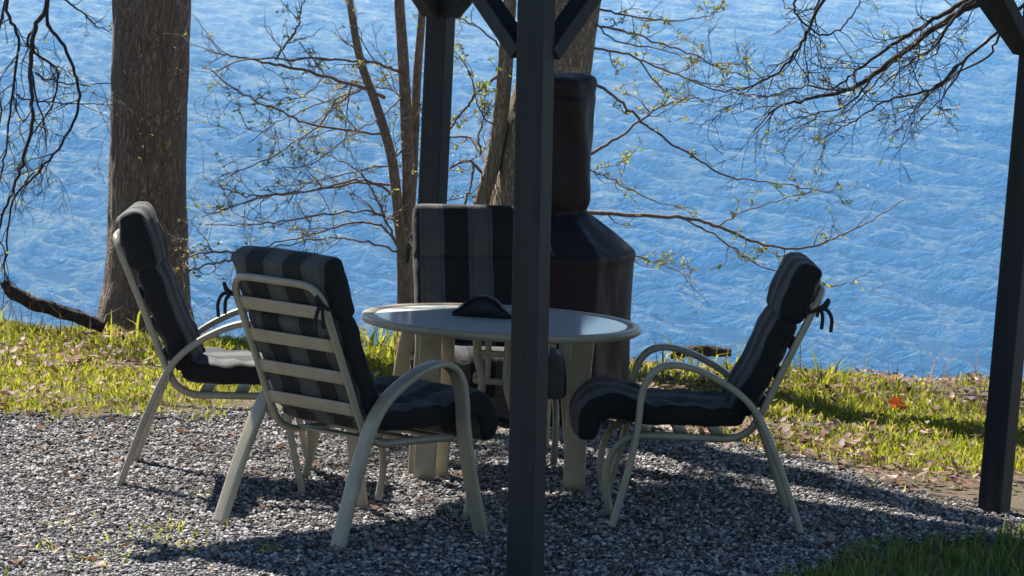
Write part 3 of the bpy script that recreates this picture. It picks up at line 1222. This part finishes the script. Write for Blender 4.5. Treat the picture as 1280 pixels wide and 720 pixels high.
# --- the many stemmed young tree
yM = 4.8
b = U(508, 426, yM)
T = Tree('tree', 'young multi stemmed tree with long budding side branches behind the table', (b.x, b.y, float(ground_z(b.x, b.y)) - .03), 22)
T.trunk(smooth_path([T.base] + [U(*q, yM) for q in ((507, 370), (506, 300), (511, 240), (508, 150), (503, 60), (499, 0), (496, -80), (490, -400))], 6), [px_r(w_, yM) for w_ in (24, 21, 19, 17, 15, 14, 13, 12, 8)], 14, .05, .2)
T.trunk(smooth_path([U(506, 335, yM), U(500, 285, yM - .04), U(495, 240, yM - .06), U(488, 190, yM - .08), U(470, 130, yM - .12), U(452, 80, yM - .16), U(440, 20, yM - .2), U(433, -50, yM - .25), U(420, -300, yM - .4)], 6), [px_r(w_, yM) for w_ in (15, 14, 13, 12, 11, 10, 9, 8, 5)], 12, .05)
T.trunk(smooth_path([U(508, 310, yM), U(514, 240, yM + .05), U(517, 190, yM + .07), U(521, 100, yM + .1), U(527, 20, yM + .12), U(530, -60, yM + .15), U(536, -300, yM + .2)], 6), [px_r(w_, yM) for w_ in (14, 13, 12, 11, 10, 9, 6)], 12, .05)
MBR = [([(500, 90), (480, 83), (468, 79), (421, 75), (352, 73), (300, 76), (272, 90)], 4.5, 1.5),
       ([(480, 122), (458, 111), (405, 95), (352, 82), (310, 73), (280, 69), (256, 64)], 5.5, 1.6),
       ([(505, 138), (497, 116), (468, 108), (440, 100)], 3.5, 1.2),
       ([(486, 176), (479, 169), (442, 164), (389, 156), (347, 137), (304, 119), (268, 92), (254, 84)], 4, 1.2),
       ([(498, 250), (492, 245), (463, 227), (421, 230), (357, 243), (299, 243), (268, 228), (250, 218)], 4, 1.2),
       ([(497, 232), (447, 229), (394, 238), (341, 244), (289, 259), (252, 272)], 3.5, 1.2),
       ([(500, 282), (492, 275), (458, 264), (405, 267), (352, 277), (299, 282), (256, 281)], 3.5, 1.2),
       ([(505, 326), (500, 316), (484, 288), (452, 277), (415, 285), (378, 296), (336, 306), (300, 318)], 4, 1.2),
       ([(504, 322), (497, 315), (452, 301), (405, 298), (341, 311), (300, 330)], 3.5, 1.2),
       ([(503, 318), (497, 306), (479, 269), (468, 243), (447, 214), (415, 195), (380, 186)], 3.5, 1.2),
       ([(500, 208), (495, 206), (452, 211), (394, 227), (350, 232)], 3, 1.0),
       ([(452, 110), (420, 130), (395, 160), (350, 190), (300, 214), (262, 232)], 3, 1.0),
       ([(460, 106), (430, 119), (400, 130), (352, 150), (310, 178)], 2.5, 1.0),
       ([(345, 74), (353, 60), (370, 37), (375, 20), (383, -10)], 3, 1.5),
       ([(405, 95), (380, 120), (350, 125), (330, 160)], 2.2, 1.0),
       ([(300, 318), (275, 315), (240, 319), (225, 322)], 3.5, 1.5),
       ([(290, 325), (262, 330), (238, 338), (222, 345)], 3, 1.5),
       ([(440, 100), (435, 130), (432, 160), (436, 180)], 2.2, 1.0),
       ([(503, 120), (470, 150), (430, 175), (390, 205), (340, 212)], 2.5, 1.0),
       ([(517, 150), (530, 132), (545, 100), (556, 60), (575, 40)], 2.5, 1.0),
       ([(490, 200), (505, 186), (520, 184)], 3, 1.0)]
for i, (pts, w0, w1) in enumerate(MBR):
    T.branch(px_path(pts, yM, .7, 200 + i, 6, .004), [px_r(w0, yM), px_r(w1, yM)], 6, 9, (.10, .38), .24, .02, .2)
T.finish(M['bark_smooth'], M['twig'])

# --- slim leaning trunk
yS = 4.7
T = Tree('tree', 'slim pale leaning trunk between the gazebo posts', (U(588, 426, yS).x, yS, float(ground_z(0, yS)) - .03), 33)
T.trunk(smooth_path([T.base] + [U(*q, yS) for q in ((592, 330), (601, 258), (617, 200), (628, 125), (634, 42), (637, 0), (644, -120), (660, -500))], 6), [px_r(w_, yS) for w_ in (26, 23, 20, 20, 20, 18, 17, 15, 9)], 16, .04, .2)
SB = [([(634, 85), (597, 117), (580, 138), (561, 163)], 4.5, 2.5), ([(626, 60), (605, 40), (585, 28), (567, 21), (555, 10)], 3, 1.2),
      ([(612, 212), (601, 192), (588, 173), (563, 171), (545, 172)], 5, 2), ([(608, 222), (592, 204), (580, 202), (557, 215), (540, 225)], 4.5, 2),
      ([(592, 204), (588, 233), (580, 258), (574, 270)], 3.5, 1.5), ([(622, 160), (600, 140), (590, 100), (575, 70)], 2.2, 1.0),
      ([(601, 192), (598, 170), (606, 140), (600, 120)], 3, 1.2)]
for i, (pts, w0, w1) in enumerate(SB):
    T.branch(px_path(pts, yS, .4, 300 + i, 6, .003), [px_r(w0, yS), px_r(w1, yS)], 6, 5, (.08, .3), .5, 0, .2)
T.finish(M['bark_tan'], M['twig'])

# --- larger rough trunk behind the chimenea
yT = 4.8
b = U(648, 424, yT)
T = Tree('tree', 'rough barked leaning trunk behind the covered chimenea, its branches reaching right', (b.x, b.y, float(ground_z(b.x, b.y)) - .05), 44)
T.trunk(smooth_path([T.base] + [U(*q, yT) for q in ((652, 330), (659, 262), (672, 170), (690, 100), (706, 0), (730, -150), (770, -500), (820, -1000))], 20), [px_r(w_, yT) for w_ in (108, 98, 94, 92, 90, 88, 80, 66, 45)], 56, .05, .2)
TBR = [([(725, 92), (760, 115), (797, 146), (833, 175), (884, 206), (910, 221), (951, 226), (997, 234), (1038, 241)], 4.5, 1.2),
       ([(700, 205), (740, 190), (776, 170), (802, 149), (833, 131), (874, 121)], 5, 1.4),
       ([(690, 262), (730, 265), (781, 268), (858, 272), (900, 284), (956, 306), (1007, 310), (1049, 295), (1090, 275), (1130, 250)], 6.5, 1.3),
       ([(850, 272), (900, 298), (936, 324), (969, 339), (1033, 357), (1064, 352), (1090, 339)], 3, 1.0),
       ([(895, 283), (936, 262), (987, 247), (1030, 236)], 2, 1.0),
       ([(728, 55), (743, 59), (781, 67), (812, 80), (864, 100), (900, 110), (936, 121), (977, 118)], 4, 1.3),
       ([(735, 30), (750, 33), (787, 40), (822, 54), (864, 67), (900, 85), (940, 98)], 3.5, 1.2),
       ([(740, 8), (786, 20), (833, 26), (874, 23), (905, 12)], 3, 1.0),
       ([(800, 76), (822, 105), (843, 123), (860, 122)], 2.5, 1.0),
       ([(705, 200), (740, 213), (781, 234), (822, 252), (869, 262)], 2.5, 1.0),
       ([(720, 300), (786, 318), (822, 329), (858, 342), (868, 336)], 3, 1.0),
       ([(735, 20), (770, 50), (830, 62), (880, 78), (935, 80)], 2.5, 1.0)]
for i, (pts, w0, w1) in enumerate(TBR):
    T.branch(px_path(pts, yT, .8, 400 + i, 6, .004), [px_r(w0, yT), px_r(w1, yT)], 6, 7, (.07, .28), .5, 0, .15)
upper(T, U(770, -500, yT), 1.4, 5, 8)
T.finish(M['bark_tan'], M['twig'])

# --- tree beyond the right edge whose limb hangs into view
yR = 4.4
pR = U(1560, 420, yR)
T = Tree('tree', 'bare tree whose fine dark branches hang down at the top right', (pR.x, pR.y, float(ground_z(pR.x, pR.y)) - .05), 55)
T.trunk(smooth_path([T.base] + [U(*q, yR) for q in ((1562, 300), (1565, 100), (1560, -200), (1545, -500), (1530, -900))], 6), [px_r(w_, yR) for w_ in (80, 72, 66, 60, 52, 40)], 24, .04, .2)
RBR = [([(1560, -180), (1450, -130), (1330, -60), (1233, 0), (1204, 12), (1152, 47), (1093, 93), (1052, 114), (1006, 125), (971, 134), (942, 163)], 15, 1.5),
       ([(1330, -62), (1260, -22), (1210, 0), (1165, 25), (1122, 52), (1082, 79), (1052, 105), (1035, 112)], 9, 1.8),
       ([(1260, -20), (1210, 4), (1192, 23), (1169, 58), (1140, 75), (1100, 110)], 6, 1.4),
       ([(1330, -55), (1280, 5), (1251, 35), (1210, 70), (1163, 111), (1111, 125), (1070, 150), (1035, 169)], 6, 1.3),
       ([(1240, -120), (1080, -90), (1029, 0), (1006, 47), (982, 82), (953, 102), (907, 114), (860, 99)], 6, 1.2),
       ([(1080, -90), (1000, -40), (994, 0), (997, 20), (1029, 44), (1058, 29), (1076, 0), (1080, -30)], 4, 1.2),
       ([(1040, -50), (1020, 10), (1000, 60), (975, 95)], 3.5, 1.2),
       ([(1251, 35), (1235, 70), (1190, 95), (1150, 130), (1120, 165)], 3.5, 1.0),
       ([(1210, 70), (1180, 120), (1150, 150)], 3, 1.0),
       ([(1093, 93), (1060, 130), (1020, 142), (985, 150)], 3, 1.0),
       ([(1152, 47), (1110, 85), (1075, 125), (1040, 150)], 3, 1.0),
       ([(1052, 114), (1000, 108), (960, 120), (920, 116)], 2.5, 1.0)]
for i, (pts, w0, w1) in enumerate(RBR):
    T.branch(px_path(pts, yR, .5, 500 + i, 6, .004), [px_r(w0, yR), px_r(w1, yR)], 6, 16 if i < 5 else 8, (.12, .42), .08, .12, .3)
T.finish(M['bark_grey'], M['twig_dark'])


# ------------------------------------------------------------------ saplings, log, driftwood
def sapling(px, py, top, label, seed, twigs=7):
    p = on_ground(px, py)
    T = Tree('sapling', label, (p.x, p.y, float(ground_z(p.x, p.y)) - .01), seed)
    T.root['category'] = 'sapling'
    rr = random.Random(seed)
    pts = [T.base, U(px + rr.uniform(-4, 4), (py * 2 + top) / 3, p.y), U(px + rr.uniform(-6, 6), (py + top * 2) / 3, p.y), U(px + rr.uniform(-8, 8), top, p.y)]
    T.branch(smooth_path(pts, 5), [.005, .0015], 6, twigs, (.08, .25), .25, 0, .3)
    T.finish(M['twig'], M['twig'])


sapling(70, 395, 288, 'thin bare sapling at the water edge left of the thick trunk', 61, 10)
sapling(1161, 455, 392, 'short upright bare twig sapling on the bank near the right post', 62, 3)
sapling(1068, 448, 398, 'small bushy bare sapling on the bank behind the right chair', 63, 8)
sapling(1222, 458, 375, 'spindly sapling with side shoots right beside the right gazebo post', 64, 8)
sapling(262, 408, 335, 'low branching sapling just right of the thick trunk', 65, 12)


def log(pts, Yd, rads, label, name, seed):
    rr = random.Random(seed)
    path = smooth_path([U(a, b, Yd) for a, b in pts], 6)
    base = path[len(path) // 2].copy()
    mb = MB()
    n = len(path)
    r_ = lin(rads, n)
    sweep(mb, [p - base for p in path], lambda i: [(r_[i] * (1 + .15 * math.sin(3 * a + i)) * math.cos(a), r_[i] * (1 + .12 * math.sin(5 * a + i * .7)) * math.sin(a)) for a in [2 * PI * j / 14 for j in range(14)]])
    o = mb.build(name, M['wood_wet'])
    o.location = base
    tag(o, label, 'log')


log([(4, 352), (14, 364), (40, 378), (72, 388), (105, 399), (130, 410)], 4.8, [.02, .033, .038, .036, .034, .03], 'dark crooked fallen log lying on the bank at the far left', 'fallen_log', 1)
log([(838, 446), (858, 440), (885, 439), (914, 441)], 5.0, [.012, .03, .032, .02], 'dark piece of driftwood on the bank behind the right chair', 'driftwood', 2)
